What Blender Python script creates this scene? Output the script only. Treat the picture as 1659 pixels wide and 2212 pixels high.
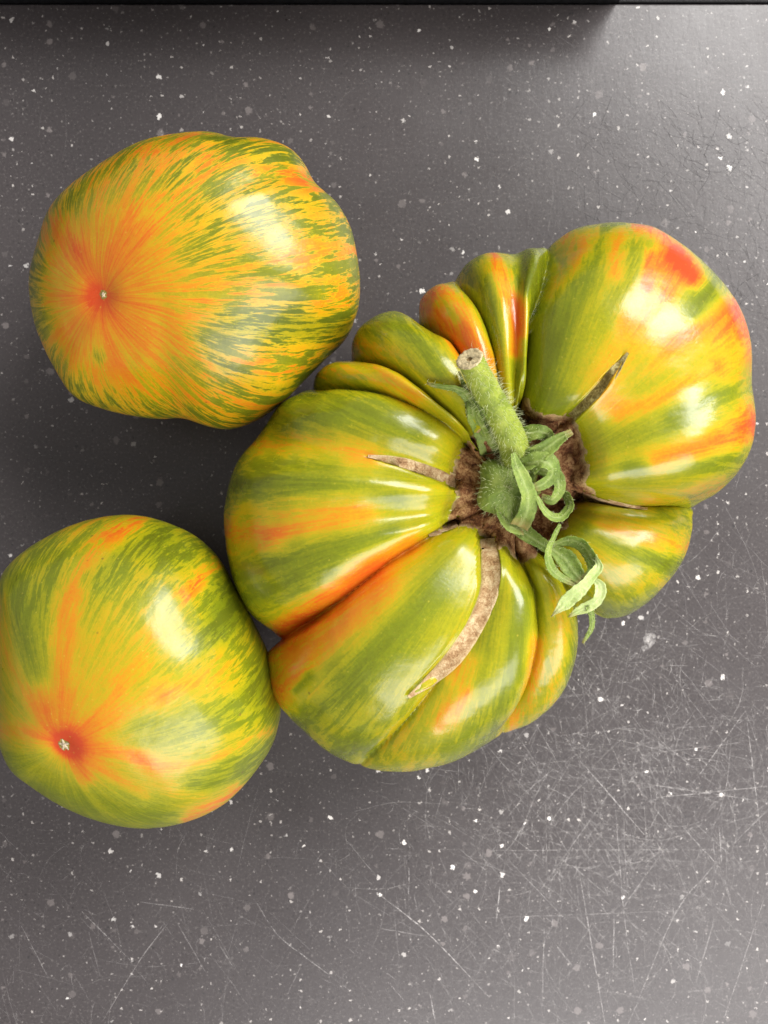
import bpy, math, random
import numpy as np
from mathutils import Vector
from mathutils.bvhtree import BVHTree

for o in list(bpy.data.objects):
    bpy.data.objects.remove(o)
scene = bpy.context.scene
col = scene.collection
CM = 0.01                      # all modelling below is in centimetres
rng = np.random.default_rng(7)
random.seed(7)

# ------------------------------------------------------------------ camera
CAM_H = 24.0
HALF = CAM_H * math.tan(math.radians(21.0))      # half picture width on the board
PPC = 1659.0 / (2 * HALF)                        # tracing pixels per cm on the board
CX, CY = 829.5, 1106.0
cam = bpy.data.cameras.new("camera")
cam.sensor_fit = 'HORIZONTAL'
cam.sensor_width = 36.0
cam.lens = 18.0 / math.tan(math.radians(21.0))
cam.clip_start = 0.005
cam.clip_end = 20.0
cam.dof.use_dof = True
cam.dof.focus_distance = 0.198
cam.dof.aperture_fstop = 40.0
camo = bpy.data.objects.new("camera", cam)
camo.location = (0, 0, CAM_H * CM)
col.objects.link(camo)
scene.camera = camo

scene.cycles.max_bounces = 6
scene.cycles.adaptive_threshold = 0.02
scene.cycles.caustics_reflective = False

# ------------------------------------------------------------------ light
world = bpy.data.worlds.new("World")
scene.world = world
world.use_nodes = True
bg = world.node_tree.nodes["Background"]
bg.inputs[0].default_value = (1.0, 0.965, 0.95, 1)
bg.inputs[1].default_value = 0.35


def area(name, loc, target, sx, sy, power, color):
    l = bpy.data.lights.new(name, 'AREA')
    l.shape = 'RECTANGLE'
    l.size, l.size_y = sx * CM, sy * CM
    l.energy = power
    l.color = color
    o = bpy.data.objects.new(name, l)
    o.location = Vector(loc) * CM
    d = Vector(target) - Vector(loc)
    o.rotation_euler = d.to_track_quat('-Z', 'Y').to_euler()
    col.objects.link(o)
    return o


# one window of two panes, up and to the right of the board
_c, _t = Vector((40, 38, 45)), Vector((2, 0, 2))
_side = (_t - _c).cross(Vector((0, 0, 1))).normalized()
for _k in (-1, 1):
    area("window_pane_light", _c + _side * 13.0 * _k, _t + _side * 13.0 * _k, 21, 40, 4.3, (1.0, 0.985, 0.96))
area("room_light", (20, -44, 38), (4, -10, 0), 64, 36, 4.4, (1.0, 0.97, 0.95))

vs = scene.view_settings
vs.view_transform = 'Standard'
vs.look = 'None'
vs.exposure = 0.1
vs.gamma = 1.0
vs.use_curve_mapping = False

# ------------------------------------------------------------------ helpers


def unproj(px, py, z):
    """tracing pixel -> world cm at height z"""
    s = (CAM_H - z) / CAM_H / PPC
    return np.array([(px - CX) * s, (CY - py) * s, z])


def proj(P):
    s = CAM_H / (CAM_H - P[:, 2]) * PPC
    return np.stack([CX + P[:, 0] * s, CY - P[:, 1] * s], 1)


def sstep(a, b, x):
    t = np.clip((x - a) / (b - a), 0, 1)
    return t * t * (3 - 2 * t)


def catmull(pts, n=12, closed=False):
    pts = np.asarray(pts, float)
    m = len(pts)
    out = []
    rngi = range(m) if closed else range(m - 1)
    for i in rngi:
        if closed:
            p0, p1, p2, p3 = pts[i - 1], pts[i], pts[(i + 1) % m], pts[(i + 2) % m]
        else:
            p1, p2 = pts[i], pts[i + 1]
            p0 = pts[i - 1] if i > 0 else 2 * p1 - p2
            p3 = pts[i + 2] if i + 2 < m else 2 * p2 - p1
        t = np.linspace(0, 1, n, endpoint=False)[:, None]
        out.append(0.5 * ((2 * p1) + (-p0 + p2) * t + (2 * p0 - 5 * p1 + 4 * p2 - p3) * t ** 2
                          + (-p0 + 3 * p1 - 3 * p2 + p3) * t ** 3))
    if not closed:
        out.append(pts[-1:])
    return np.concatenate(out)


def mesh_obj(name, verts, faces, mat, parent=None, smooth=True, attrs=None):
    me = bpy.data.meshes.new(name)
    v = np.asarray(verts, float) * CM
    if isinstance(faces, np.ndarray):
        k = faces.shape[1]
        me.vertices.add(len(v))
        me.vertices.foreach_set("co", v.astype(np.float32).ravel())
        me.loops.add(faces.size)
        me.loops.foreach_set("vertex_index", faces.astype(np.int32).ravel())
        me.polygons.add(len(faces))
        me.polygons.foreach_set("loop_start", np.arange(0, faces.size, k, dtype=np.int32))
        me.polygons.foreach_set("loop_total", np.full(len(faces), k, dtype=np.int32))
        me.update(calc_edges=True)
        me.validate()
    else:
        me.from_pydata([tuple(p) for p in v], [], faces)
        me.update()
    if smooth:
        me.polygons.foreach_set("use_smooth", np.ones(len(me.polygons), dtype=bool))
    for an, (typ, dat) in (attrs or {}).items():
        a = me.attributes.new(an, typ, 'POINT')
        a.data.foreach_set("vector" if typ == 'FLOAT_VECTOR' else "value", np.asarray(dat, np.float32).ravel())
    me.materials.append(mat)
    o = bpy.data.objects.new(name, me)
    col.objects.link(o)
    if parent is not None:
        o.parent = parent
    return o


def thing(name, label, cat, group=None):
    o = bpy.data.objects.new(name, None)
    o.empty_display_size = 0.01
    col.objects.link(o)
    o["label"] = label
    o["category"] = cat
    if group:
        o["group"] = group
    return o


# ------------------------------------------------------------------ materials


class NT:
    def __init__(self, name):
        self.m = bpy.data.materials.new(name)
        self.m.use_nodes = True
        self.t = self.m.node_tree
        self.b = self.t.nodes["Principled BSDF"]

    def n(self, typ, **kw):
        x = self.t.nodes.new(typ)
        for k, v in kw.items():
            setattr(x, k, v)
        return x

    def l(self, a, b):
        self.t.links.new(a, b)

    def val(self, sock, v):
        if hasattr(v, "is_output") or isinstance(v, bpy.types.NodeSocket):
            self.l(v, sock)
        else:
            sock.default_value = v

    def math(self, op, a, b=0.0, c=0.0, clamp=False):
        x = self.n('ShaderNodeMath', operation=op)
        x.use_clamp = clamp
        self.val(x.inputs[0], a)
        self.val(x.inputs[1], b)
        self.val(x.inputs[2], c)
        return x.outputs[0]

    def scale(self, vec, s):
        x = self.n('ShaderNodeVectorMath', operation='MULTIPLY')
        self.val(x.inputs[0], vec)
        x.inputs[1].default_value = s
        return x.outputs[0]

    def noise(self, vec, scale=1.0, detail=3.0, rough=0.5, dist=0.0, color=False):
        x = self.n('ShaderNodeTexNoise')
        self.l(vec, x.inputs['Vector'])
        x.inputs['Scale'].default_value = scale
        x.inputs['Detail'].default_value = detail
        x.inputs['Roughness'].default_value = rough
        x.inputs['Distortion'].default_value = dist
        return x.outputs['Color' if color else 'Fac']

    def voro(self, vec, scale, feature='F1', rand=1.0):
        x = self.n('ShaderNodeTexVoronoi', feature=feature)
        self.l(vec, x.inputs['Vector'])
        x.inputs['Scale'].default_value = scale
        x.inputs['Randomness'].default_value = rand
        return x

    def ramp(self, fac, stops, interp='LINEAR'):
        x = self.n('ShaderNodeValToRGB')
        x.color_ramp.interpolation = interp
        e = x.color_ramp.elements
        while len(e) < len(stops):
            e.new(0.5)
        for i, (p, c) in enumerate(stops):
            e[i].position = p
            if not hasattr(c, "__len__"):
                c = (c, c, c)
            e[i].color = (c[0], c[1], c[2], 1)
        self.l(fac, x.inputs[0])
        return x.outputs[0]

    def mix(self, fac, a, b, blend='MIX'):
        x = self.n('ShaderNodeMix', data_type='RGBA', blend_type=blend)
        self.val(x.inputs[0], fac)
        for s, v in ((x.inputs[6], a), (x.inputs[7], b)):
            if isinstance(v, (tuple, list)):
                v = (v[0], v[1], v[2], 1)
            self.val(s, v)
        return x.outputs[2]

    def attr(self, name, out='Fac'):
        x = self.n('ShaderNodeAttribute', attribute_name=name)
        return x.outputs[out]

    def mrange(self, v, a, b, c=0.0, d=1.0, smooth=False):
        x = self.n('ShaderNodeMapRange')
        if smooth:
            x.interpolation_type = 'SMOOTHSTEP'
        self.val(x.inputs[0], v)
        for i, q in enumerate((a, b, c, d)):
            x.inputs[i + 1].default_value = q
        return x.outputs[0]

    def bump(self, h, strength, dist, normal=None):
        x = self.n('ShaderNodeBump')
        x.inputs['Strength'].default_value = strength
        x.inputs['Distance'].default_value = dist
        self.l(h, x.inputs['Height'])
        if normal is not None:
            self.l(normal, x.inputs['Normal'])
        return x.outputs[0]

    def obj(self):
        return self.n('ShaderNodeTexCoord').outputs['Object']


def skin_material(name, seed, macro=0.55, fleck=0.5, fine=0.16, freq=7.0, rough=0.30, ff=3.0, gold=False):
    """striped tomato skin: stripes run along the meridians (attribute polar = cos, sin, t)"""
    k = NT(name)
    P = k.attr("polar", 'Vector')
    ofs = k.n('ShaderNodeVectorMath', operation='ADD')
    k.l(P, ofs.inputs[0])
    ofs.inputs[1].default_value = (seed, seed * 1.7, seed * 0.3)
    P = ofs.outputs[0]
    ripe = k.attr("ripe")
    far = k.attr("far")                                   # how broken up the stripes are
    n1 = k.noise(k.scale(P, (freq, freq, 1.6)), 1, 3, 0.5, 0.25)
    n2 = k.noise(k.scale(P, (freq * ff, freq * ff, ff * 1.8)), 1, 6, 0.66, 0.9)
    n3 = k.noise(k.scale(P, (freq * 9, freq * 9, 14.0)), 1, 4, 0.7, 0.5)
    v = k.math('MULTIPLY_ADD', k.math('SUBTRACT', n1, 0.5), macro, ripe)
    # jagged flecks with fairly crisp edges
    fl = k.mrange(k.math('MULTIPLY_ADD', k.math('SUBTRACT', n3, 0.5), 0.55, n2), 0.44, 0.56, -0.8, 0.2, True)
    v = k.math('ADD', v, k.math('MULTIPLY', fl, k.math('MULTIPLY', far, fleck)))
    v = k.math('MULTIPLY_ADD', k.math('SUBTRACT', n3, 0.5), k.math('MULTIPLY_ADD', far, fine * 0.8, fine * 0.2), v)
    oc = k.obj()
    grain = k.noise(oc, 1500, 4, 0.75)
    v = k.math('MULTIPLY_ADD', k.math('SUBTRACT', grain, 0.5), 0.30, v)
    LIME = [(0.0, (0.105, 0.125, 0.006)), (0.22, (0.170, 0.200, 0.006)), (0.40, (0.315, 0.300, 0.006)), (0.52, (0.455, 0.315, 0.006)),
            (0.66, (0.57, 0.225, 0.007)), (0.82, (0.60, 0.125, 0.010)), (1.0, (0.56, 0.060, 0.012))]
    c = k.ramp(v, LIME if not gold else [(0.0, (0.100, 0.120, 0.006)), (0.22, (0.175, 0.185, 0.006)), (0.40, (0.34, 0.285, 0.006)),
                   (0.52, (0.54, 0.325, 0.006)), (0.68, (0.61, 0.215, 0.007)), (0.84, (0.62, 0.130, 0.010)),
                   (1.0, (0.56, 0.065, 0.010))])
    dots = k.voro(oc, 900)
    dm = k.math('MULTIPLY', k.mrange(dots.outputs['Distance'], 0.10, 0.22, 1, 0),
                k.mrange(dots.outputs['Color'], 0.55, 0.9, 0, 0.35))
    c = k.mix(dm, c, (0.62, 0.50, 0.06))
    bl = k.voro(oc, 230)
    bm = k.math('MULTIPLY', k.mrange(bl.outputs['Distance'], 0.05, 0.09, 1, 0), k.math('GREATER_THAN', bl.outputs['Color'], 0.80))
    c = k.mix(k.math('MULTIPLY', bm, 0.6), c, (0.12, 0.07, 0.02))
    k.l(c, k.b.inputs['Base Color'])
    b = k.b.inputs
    b['Roughness'].default_value = rough
    rn = k.noise(oc, 160, 3, 0.6)
    k.l(k.mrange(rn, 0.3, 0.7, rough - 0.05, rough + 0.07), b['Roughness'])
    b['Specular IOR Level'].default_value = 0.42
    b['Coat Weight'].default_value = 0.2
    b['Coat Roughness'].default_value = 0.22
    b['Subsurface Weight'].default_value = 0.12
    b['Subsurface Radius'].default_value = (1.0, 0.6, 0.15)
    b['Subsurface Scale'].default_value = 0.004
    h = k.noise(oc, 1500, 3, 0.6)
    h2 = k.noise(k.scale(P, (30, 30, 3)), 1, 3, 0.5)
    nb = k.bump(h2, 0.02, 0.002)
    k.l(k.bump(h, 0.09, 0.0004, nb), b['Normal'])
    return k.m


def cork_material(name, dark, mid, pale, scale=1.0):
    k = NT(name)
    oc = k.obj()
    a = k.noise(oc, 420 * scale, 6, 0.68, 0.5)
    f = k.noise(oc, 2400 * scale, 3, 0.7)
    e = k.attr("edge")
    v = k.math('MULTIPLY_ADD', k.math('SUBTRACT', f, 0.5), 0.5, a)
    c = k.ramp(v, [(0.28, dark), (0.46, mid), (0.66, pale)])
    c = k.mix(k.math('MULTIPLY', e, 0.75), c, (0.52, 0.42, 0.20))
    k.l(c, k.b.inputs['Base Color'])
    k.b.inputs['Roughness'].default_value = 0.85
    k.b.inputs['Specular IOR Level'].default_value = 0.25
    nb = k.bump(a, 0.55, 0.0010)
    k.l(k.bump(f, 0.4, 0.0004, nb), k.b.inputs['Normal'])
    return k.m


def leaf_material(name, c0, c1, c2, rough=0.55):
    k = NT(name)
    oc = k.obj()
    a = k.noise(oc, 220, 4, 0.6)
    f = k.noise(oc, 1900, 3, 0.7)
    v = k.math('MULTIPLY_ADD', k.math('SUBTRACT', f, 0.5), 0.45, a)
    c = k.ramp(v, [(0.30, c0), (0.5, c1), (0.72, c2)])
    c = k.mix(k.math('MULTIPLY', k.attr("tip"), k.mrange(f, 0.3, 0.6, 0.5, 1.0)), c, (0.34, 0.24, 0.09))
    vein = k.attr("vein")
    c = k.mix(k.math('MULTIPLY', vein, 0.45), c, (0.36, 0.42, 0.16))
    k.l(c, k.b.inputs['Base Color'])
    b = k.b.inputs
    b['Roughness'].default_value = rough
    b['Specular IOR Level'].default_value = 0.35
    b['Subsurface Weight'].default_value = 0.15
    b['Subsurface Radius'].default_value = (0.6, 1.0, 0.2)
    b['Subsurface Scale'].default_value = 0.001
    b['Sheen Weight'].default_value = 0.10
    b['Sheen Roughness'].default_value = 0.4
    nb = k.bump(a, 0.4, 0.0008)
    k.l(k.bump(f, 0.5, 0.0003, nb), b['Normal'])
    return k.m


def board_material():
    k = NT("speckled_board")
    oc = k.obj()
    base = k.ramp(k.noise(oc, 14, 3, 0.5), [(0.3, (0.057, 0.0495, 0.051)), (0.7, (0.069, 0.060, 0.061))])
    # fine salt and pepper
    f = k.noise(oc, 1500, 3, 0.7)
    base = k.mix(k.mrange(f, 0.57, 0.70, 0, 0.55), base, (0.19, 0.172, 0.165))
    base = k.mix(k.mrange(f, 0.42, 0.30, 0, 0.7), base, (0.026, 0.024, 0.025))
    wob = k.noise(oc, 1300, 3, 0.65, 0, True)

    def warp(amt):
        x = k.n('ShaderNodeVectorMath', operation='MULTIPLY_ADD')
        k.l(wob, x.inputs[0])
        x.inputs[1].default_value = (amt,) * 3
        k.l(oc, x.inputs[2])
        return x.outputs[0]

    def specks(scale, size, keep, colr, strength, soft, amt, base, seed):
        a = k.n('ShaderNodeVectorMath', operation='ADD')
        k.l(warp(amt), a.inputs[0])
        a.inputs[1].default_value = (seed, seed * 2.1, 0)
        v = k.n('ShaderNodeTexVoronoi', voronoi_dimensions='2D')
        k.l(a.outputs[0], v.inputs['Vector'])
        v.inputs['Scale'].default_value = scale
        sep = k.n('ShaderNodeSeparateColor')
        k.l(v.outputs['Color'], sep.inputs[0])
        r = k.math('MULTIPLY', k.mrange(sep.outputs[0], 1 - keep, 1.0, 0.0, 1.0), size)
        r = k.math('ADD', r, k.math('MULTIPLY', k.math('GREATER_THAN', sep.outputs[0], 1 - keep), size * 0.45))
        m = k.math('SUBTRACT', r, v.outputs['Distance'])
        m = k.mrange(m, 0.0, soft, 0, 1, True)
        m = k.math('MULTIPLY', m, k.math('GREATER_THAN', sep.outputs[0], 1 - keep))
        m = k.math('MULTIPLY', m, k.mrange(sep.outputs[1], 0.0, 1.0, 0.08 * strength, strength))
        return k.mix(m, base, colr)

    base = specks(620, 0.13, 0.22, (0.028, 0.025, 0.026), 0.8, 0.05, 0.0010, base, 15.2)
    base = specks(720, 0.13, 0.20, (0.42, 0.39, 0.37), 0.7, 0.05, 0.0010, base, 21.7)
    base = specks(260, 0.08, 0.14, (0.035, 0.033, 0.035), 0.95, 0.03, 0.0012, base, 3.1)
    base = specks(190, 0.15, 0.26, (0.34, 0.30, 0.29), 0.42, 0.07, 0.0018, base, 1.7)     # sunk, hazy
    base = specks(420, 0.11, 0.20, (0.60, 0.56, 0.53), 0.85, 0.04, 0.0017, base, 5.3)
    base = specks(170, 0.075, 0.20, (0.82, 0.78, 0.75), 1.0, 0.022, 0.0020, base, 8.9)
    base = specks(95, 0.050, 0.17, (0.80, 0.77, 0.74), 1.0, 0.014, 0.0022, base, 12.4)
    k.l(base, k.b.inputs['Base Color'])
    b = k.b.inputs
    k.l(k.mrange(k.noise(oc, 60, 4, 0.65), 0.3, 0.7, 0.27, 0.37), b['Roughness'])
    b['Specular IOR Level'].default_value = 0.5
    # leathery grain
    w = k.n('ShaderNodeTexVoronoi', feature='DISTANCE_TO_EDGE', voronoi_dimensions='2D')
    k.l(warp(0.003), w.inputs['Vector'])
    w.inputs['Scale'].default_value = 420
    st = k.noise(k.scale(warp(0.002), (900, 160, 1)), 1, 3, 0.6)
    g = k.noise(oc, 900, 3, 0.65)
    nb = k.bump(k.mrange(w.outputs['Distance'], 0.0, 0.12), 0.03, 0.0002)
    nb = k.bump(st, 0.14, 0.0002, nb)
    k.l(k.bump(g, 0.09, 0.0003, nb), b['Normal'])
    return k.m


def scratch_material(name="scratched_plastic", colr=(0.56, 0.53, 0.52, 1)):
    k = NT(name)
    oc = k.obj()
    n = k.noise(oc, 700, 4, 0.75)
    k.b.inputs['Base Color'].default_value = colr
    k.b.inputs['Roughness'].default_value = 0.6
    a = k.math('MULTIPLY', k.mrange(n, 0.36, 0.62), k.attr("depth"))
    k.l(a, k.b.inputs['Alpha'])
    return k.m


def plain(name, c, rough, spec=0.5, nscale=600, var=0.25, bump=0.2):
    k = NT(name)
    oc = k.obj()
    n = k.noise(oc, nscale, 4, 0.65)
    k.l(k.ramp(n, [(0.3, tuple(x * (1 - var) for x in c)), (0.7, tuple(min(1, x * (1 + var)) for x in c))]),
        k.b.inputs['Base Color'])
    k.b.inputs['Roughness'].default_value = rough
    k.b.inputs['Specular IOR Level'].default_value = spec
    k.l(k.bump(n, bump, 0.0004), k.b.inputs['Normal'])
    return k.m


M_board = board_material()
M_scratch = scratch_material()
M_groove = scratch_material("groove_glare_gap", (0.045, 0.040, 0.042, 1))  # dark colour stands in for glare broken by the scratches
M_worktop = plain("black_worktop", (0.008, 0.008, 0.009), 0.5, 0.25, 900, 0.6, 0.4)
M_big = skin_material("striped_skin_large", 3.0, macro=0.30, fleck=0.15, fine=0.13, freq=7.0, rough=0.24)
M_a = skin_material("striped_skin_gold", 11.0, macro=0.26, fleck=0.50, fine=0.16, freq=7.0, rough=0.31, ff=2.6, gold=True)
M_b = skin_material("striped_skin_green", 23.0, macro=0.34, fleck=0.26, fine=0.15, freq=6.0, rough=0.32)
M_cork = cork_material("brown_cork", (0.020, 0.007, 0.003), (0.16, 0.060, 0.022), (0.42, 0.25, 0.11))
M_crack = cork_material("crack_cork", (0.17, 0.085, 0.035), (0.38, 0.235, 0.115), (0.60, 0.47, 0.28), 1.3)
M_split = cork_material("split_green", (0.05, 0.035, 0.010), (0.15, 0.11, 0.03), (0.36, 0.31, 0.13), 1.2)
M_stem = leaf_material("stem_green", (0.13, 0.18, 0.018), (0.22, 0.28, 0.030), (0.34, 0.39, 0.06))
M_sepal = leaf_material("sepal_green", (0.095, 0.15, 0.020), (0.165, 0.235, 0.038), (0.27, 0.34, 0.075))
M_pale = leaf_material("sepal_pale", (0.32, 0.42, 0.12), (0.46, 0.55, 0.22), (0.62, 0.66, 0.36))
M_cut = plain("cut_stem_fibre", (0.52, 0.43, 0.25), 0.8, 0.2, 1500, 0.45, 0.8)
M_pith = plain("cut_stem_pith", (0.26, 0.18, 0.08), 0.85, 0.2, 1500, 0.5, 0.8)
M_hair = plain("fine_hair", (0.56, 0.60, 0.32), 0.5, 0.4, 300, 0.1, 0.0)
M_tip = plain("blossom_scar", (0.62, 0.52, 0.36), 0.7, 0.3, 1800, 0.4, 0.8)
M_ring = plain("blossom_ring", (0.30, 0.24, 0.05), 0.5, 0.4, 1800, 0.4, 0.8)

# ------------------------------------------------------------------ board and worktop


def slab(name, x0, x1, y0, y1, z0, z1, r, mat, seg=6):
    """rectangular slab with rounded upper edges"""
    vs_, fs = [], []
    rings = []
    prof = [(0.0, z0)] + [(r * (1 - math.cos(a)), z1 - r + r * math.sin(a))
                          for a in np.linspace(0, math.pi / 2, seg)]
    for ins, z in prof:
        ring = []
        for (x, y) in ((x0 + ins, y0 + ins), (x1 - ins, y0 + ins), (x1 - ins, y1 - ins), (x0 + ins, y1 - ins)):
            ring.append(len(vs_))
            vs_.append((x, y, z))
        rings.append(ring)
    for a, b in zip(rings[:-1], rings[1:]):
        for i in range(4):
            fs.append((a[i], a[(i + 1) % 4], b[(i + 1) % 4], b[i]))
    fs.append(tuple(rings[-1]))
    fs.append(tuple(reversed(rings[0])))
    return mesh_obj(name, vs_, fs, mat, smooth=False)


EDGE_Y = (CY - 7.5) / PPC
board = slab("cutting_board", -17, 15, -21, EDGE_Y, -1.2, 0.0, 0.06, M_board)
board["label"] = "dark grey plastic cutting board with white speckles and knife scratches"
board["category"] = "cutting board"
worktop = slab("worktop", -60, 60, -60, 60, -4.0, -1.25, 0.2, M_worktop)
worktop["kind"] = "structure"


blocker = slab("black_edge_blocker", -40, 5.6, EDGE_Y + 0.03, EDGE_Y + 4.0, -1.25, 2.6, 0.15, M_worktop)  # black strip is real; its height is added to shade the upper board
blocker["label"] = "black upstand along the far edge of the cutting board, height added to shade it"
blocker["category"] = "blocker"
low = slab("low_ledge", 5.62, 24, EDGE_Y + 0.03, EDGE_Y + 4.0, -1.25, 0.02, 0.05, M_worktop)
low.parent = blocker


def z7(p):
    return (822.9 + 0.504 * p[0], 1481.2 + 0.504 * p[1])


def z8(p):
    return (0.504 * p[0], 1645.8 + 0.504 * p[1])


S7 = [[(990, 445), (680, 880)], [(1210, 710), (1060, 920), (1030, 975)], [(1420, 780), (1260, 980), (1060, 1450)],
      [(1560, 110), (1330, 430)], [(1000, 460), (1040, 960), (1090, 1320)], [(705, 500), (712, 830)],
      [(480, 705), (1430, 703)], [(540, 740), (810, 1020)], [(0, 900), (200, 1060), (460, 1330)],
      [(850, 800), (960, 1450)], [(1000, 400), (1659, 500)], [(1180, 480), (1659, 430)], [(900, 360), (1580, 340)],
      [(450, 995), (1280, 965)], [(1290, 600), (1470, 800)], [(1570, 160), (1630, 640)], [(820, 770), (960, 890)],
      [(1500, 690), (1659, 530)], [(1450, 600), (1460, 760)], [(1640, 920), (1470, 1430)], [(700, 1040), (690, 1400)],
      [(0, 1040), (200, 1075)], [(120, 780), (120, 920)], [(510, 860), (495, 1010)], [(740, 1100), (820, 1200)],
      [(1430, 1000), (1350, 1270)], [(870, 340), (1130, 640)], [(1270, 180), (1450, 170)], [(30, 1270), (100, 1350)],
      [(210, 1320), (235, 1450)], [(1000, 980), (995, 1210)]]
S8 = [[(600, 600), (830, 630)], [(90, 700), (200, 910)], [(350, 640), (560, 850)], [(720, 690), (600, 850), (440, 1110)],
      [(760, 690), (880, 900)], [(1090, 590), (1190, 740), (1300, 830), (1500, 980)], [(940, 780), (1000, 880)],
      [(1480, 330), (1620, 500)], [(380, 730), (430, 920)], [(1300, 850), (1230, 1000)]]
lines = [([z7(p) for p in s], random.uniform(0.007, 0.015), random.uniform(0.4, 0.9) * (0.5 if abs(s[0][1] - s[-1][1]) < 40 else 1)) for s in S7]
lines += [([z8(p) for p in s], random.uniform(0.007, 0.011), random.uniform(0.35, 0.6)) for s in S8]
for _ in range(5200):                                           # fine hairlines
    q = random.random()
    if q < 0.42:
        x, y = random.gauss(1340, 230), random.gauss(1700, 210)
        st = random.uniform(0.10, 0.50)
    elif q < 0.66:
        x, y = random.uniform(850, 1680), random.uniform(1150, 2230)
        st = random.uniform(0.08, 0.36)
    elif q < 0.80:
        x, y = random.uniform(0, 1659), random.uniform(1780, 2250)
        st = random.uniform(0.06, 0.30)
    elif q < 0.92:
        x, y = random.uniform(1000, 1700), random.uniform(60, 760)
        st = random.uniform(0.05, 0.22)
    else:
        x, y = random.uniform(0, 1659), random.uniform(30, 2200)
        st = random.uniform(0.05, 0.2)
    a = random.choice([random.gauss(0.9, 0.25), random.gauss(0.9, 0.25), random.gauss(2.15, 0.25), random.gauss(1.6, 0.15),
                       random.gauss(0.05, 0.15), random.uniform(0, math.pi)])
    ln = random.uniform(8, 55) if random.random() < 0.72 else random.uniform(60, 230)
    dx, dy = math.cos(a) * ln / 2, math.sin(a) * ln / 2
    bx = random.gauss(0, ln * 0.07)
    lines.append(([(x - dx, y - dy), (x + bx, y + bx), (x + dx, y + dy)], random.uniform(0.003, 0.008), st))
sv, sf, sd = [], [], []
for i, (pl, w, st) in enumerate(lines):
    c = catmull(pl, 6)
    W = np.array([unproj(x, y, 0.0)[:2] for x, y in c])
    if W[:, 1].max() > EDGE_Y - 0.2 or np.abs(W[:, 0]).max() > 14:
        continue
    W = W + rng.normal(0, 0.004, W.shape)
    T = np.gradient(W, axis=0)
    T /= np.linalg.norm(T, axis=1)[:, None] + 1e-9
    N = np.stack([-T[:, 1], T[:, 0]], 1)
    z = 0.0015 + 0.0000012 * i
    b0 = len(sv)
    n = len(W)
    for j in range(n):
        ww = w * (0.25 + 0.75 * math.sin(math.pi * (j + 0.5) / n)) * random.uniform(0.7, 1.2)
        sv.append((*(W[j] + N[j] * ww), z))
        sv.append((*(W[j] - N[j] * ww), z))
        sd += [st, st]
        if j:
            k = b0 + 2 * j
            sf.append((k - 2, k - 1, k + 1, k))
scr = mesh_obj("knife_scratches", sv, sf, M_scratch, board, smooth=False, attrs={"depth": ('FLOAT', sd)})
scr["kind"] = "stuff"

gv, gf, gd = [], [], []  # real scratches, darkened in colour for the gaps they cut in glare
for i in range(420):
    x, y = random.uniform(1230, 1670), random.uniform(200, 720)
    a = random.gauss(0.75, 0.35) if random.random() < 0.7 else random.gauss(1.9, 0.4)
    ln = random.uniform(20, 110)
    bend = random.gauss(0, 0.12) * ln
    c = catmull([(x, y), (x + math.cos(a) * ln / 2 - math.sin(a) * bend, y + math.sin(a) * ln / 2 + math.cos(a) * bend),
                 (x + math.cos(a) * ln, y + math.sin(a) * ln)], 6)
    W = np.array([unproj(p, q, 0.0)[:2] for p, q in c]) + rng.normal(0, 0.003, (len(c), 2))
    T = np.gradient(W, axis=0)
    T /= np.linalg.norm(T, axis=1)[:, None] + 1e-9
    b0, w, st = len(gv), random.uniform(0.004, 0.010), random.uniform(0.2, 0.8)
    for j in range(len(W)):
        nrm = np.array([-T[j, 1], T[j, 0]]) * w
        gv += [(*(W[j] + nrm), 0.0009 + 1e-6 * i), (*(W[j] - nrm), 0.0009 + 1e-6 * i)]
        gd += [st, st]
        if j:
            k = b0 + 2 * j
            gf.append((k - 2, k - 1, k + 1, k))
gs = mesh_obj("glare_gap_scratches", gv, gf, M_groove, board, smooth=False, attrs={"depth": ('FLOAT', gd)})
gs["kind"] = "stuff"

# pale scuff where the plastic is chipped
sc_o = [(1388, 1378), (1396, 1368), (1410, 1366), (1418, 1374), (1414, 1390), (1402, 1402), (1390, 1408), (1384, 1400), (1392, 1390)]
sc_i = [(1393, 1380), (1399, 1374), (1408, 1372), (1413, 1377), (1409, 1387), (1400, 1396), (1393, 1401), (1390, 1398), (1396, 1390)]
scv = [unproj(x, y, 0.012) for x, y in sc_o + sc_i]
scf = [(i, (i + 1) % 9, 9 + (i + 1) % 9, 9 + i) for i in range(9)] + [tuple(range(9, 18))]
mesh_obj("scuff_mark", scv, scf, M_scratch, board, smooth=False, attrs={"depth": ('FLOAT', [0.30] * 9 + [0.6] * 9)})

# ------------------------------------------------------------------ tomato tools


def fbm(p, f, seed=0):
    """cheap smooth 3D value noise in numpy"""
    r = np.random.default_rng(seed)
    out = np.zeros(len(p))
    for o in range(4):
        k = r.normal(0, f * (1.9 ** o), (7, 3))
        ph = r.uniform(0, 6.28, 7)
        out += np.sin(p @ k.T + ph).sum(1) / 7 * 0.6 ** o
    return out


def poly_radius(poly, c, nb=1440):
    """outline (tracing pixels) -> radius per angle bin about c, y up"""
    q = catmull(poly, 10, True)
    d = q - np.asarray(c)
    ang = np.arctan2(-d[:, 1], d[:, 0])
    rad = np.hypot(d[:, 0], d[:, 1])
    o = np.argsort(ang)
    ang, rad = ang[o], rad[o]
    g = np.linspace(-math.pi, math.pi, nb, endpoint=False)
    return g, np.interp(g, ang, rad, period=2 * math.pi)


def psmooth(a, n):
    if n < 1:
        return a
    k = np.exp(-0.5 * (np.arange(-3 * n, 3 * n + 1) / n) ** 2)
    k /= k.sum()
    return np.convolve(np.concatenate([a[-3 * n:], a, a[:3 * n]]), k, mode='valid')


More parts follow.
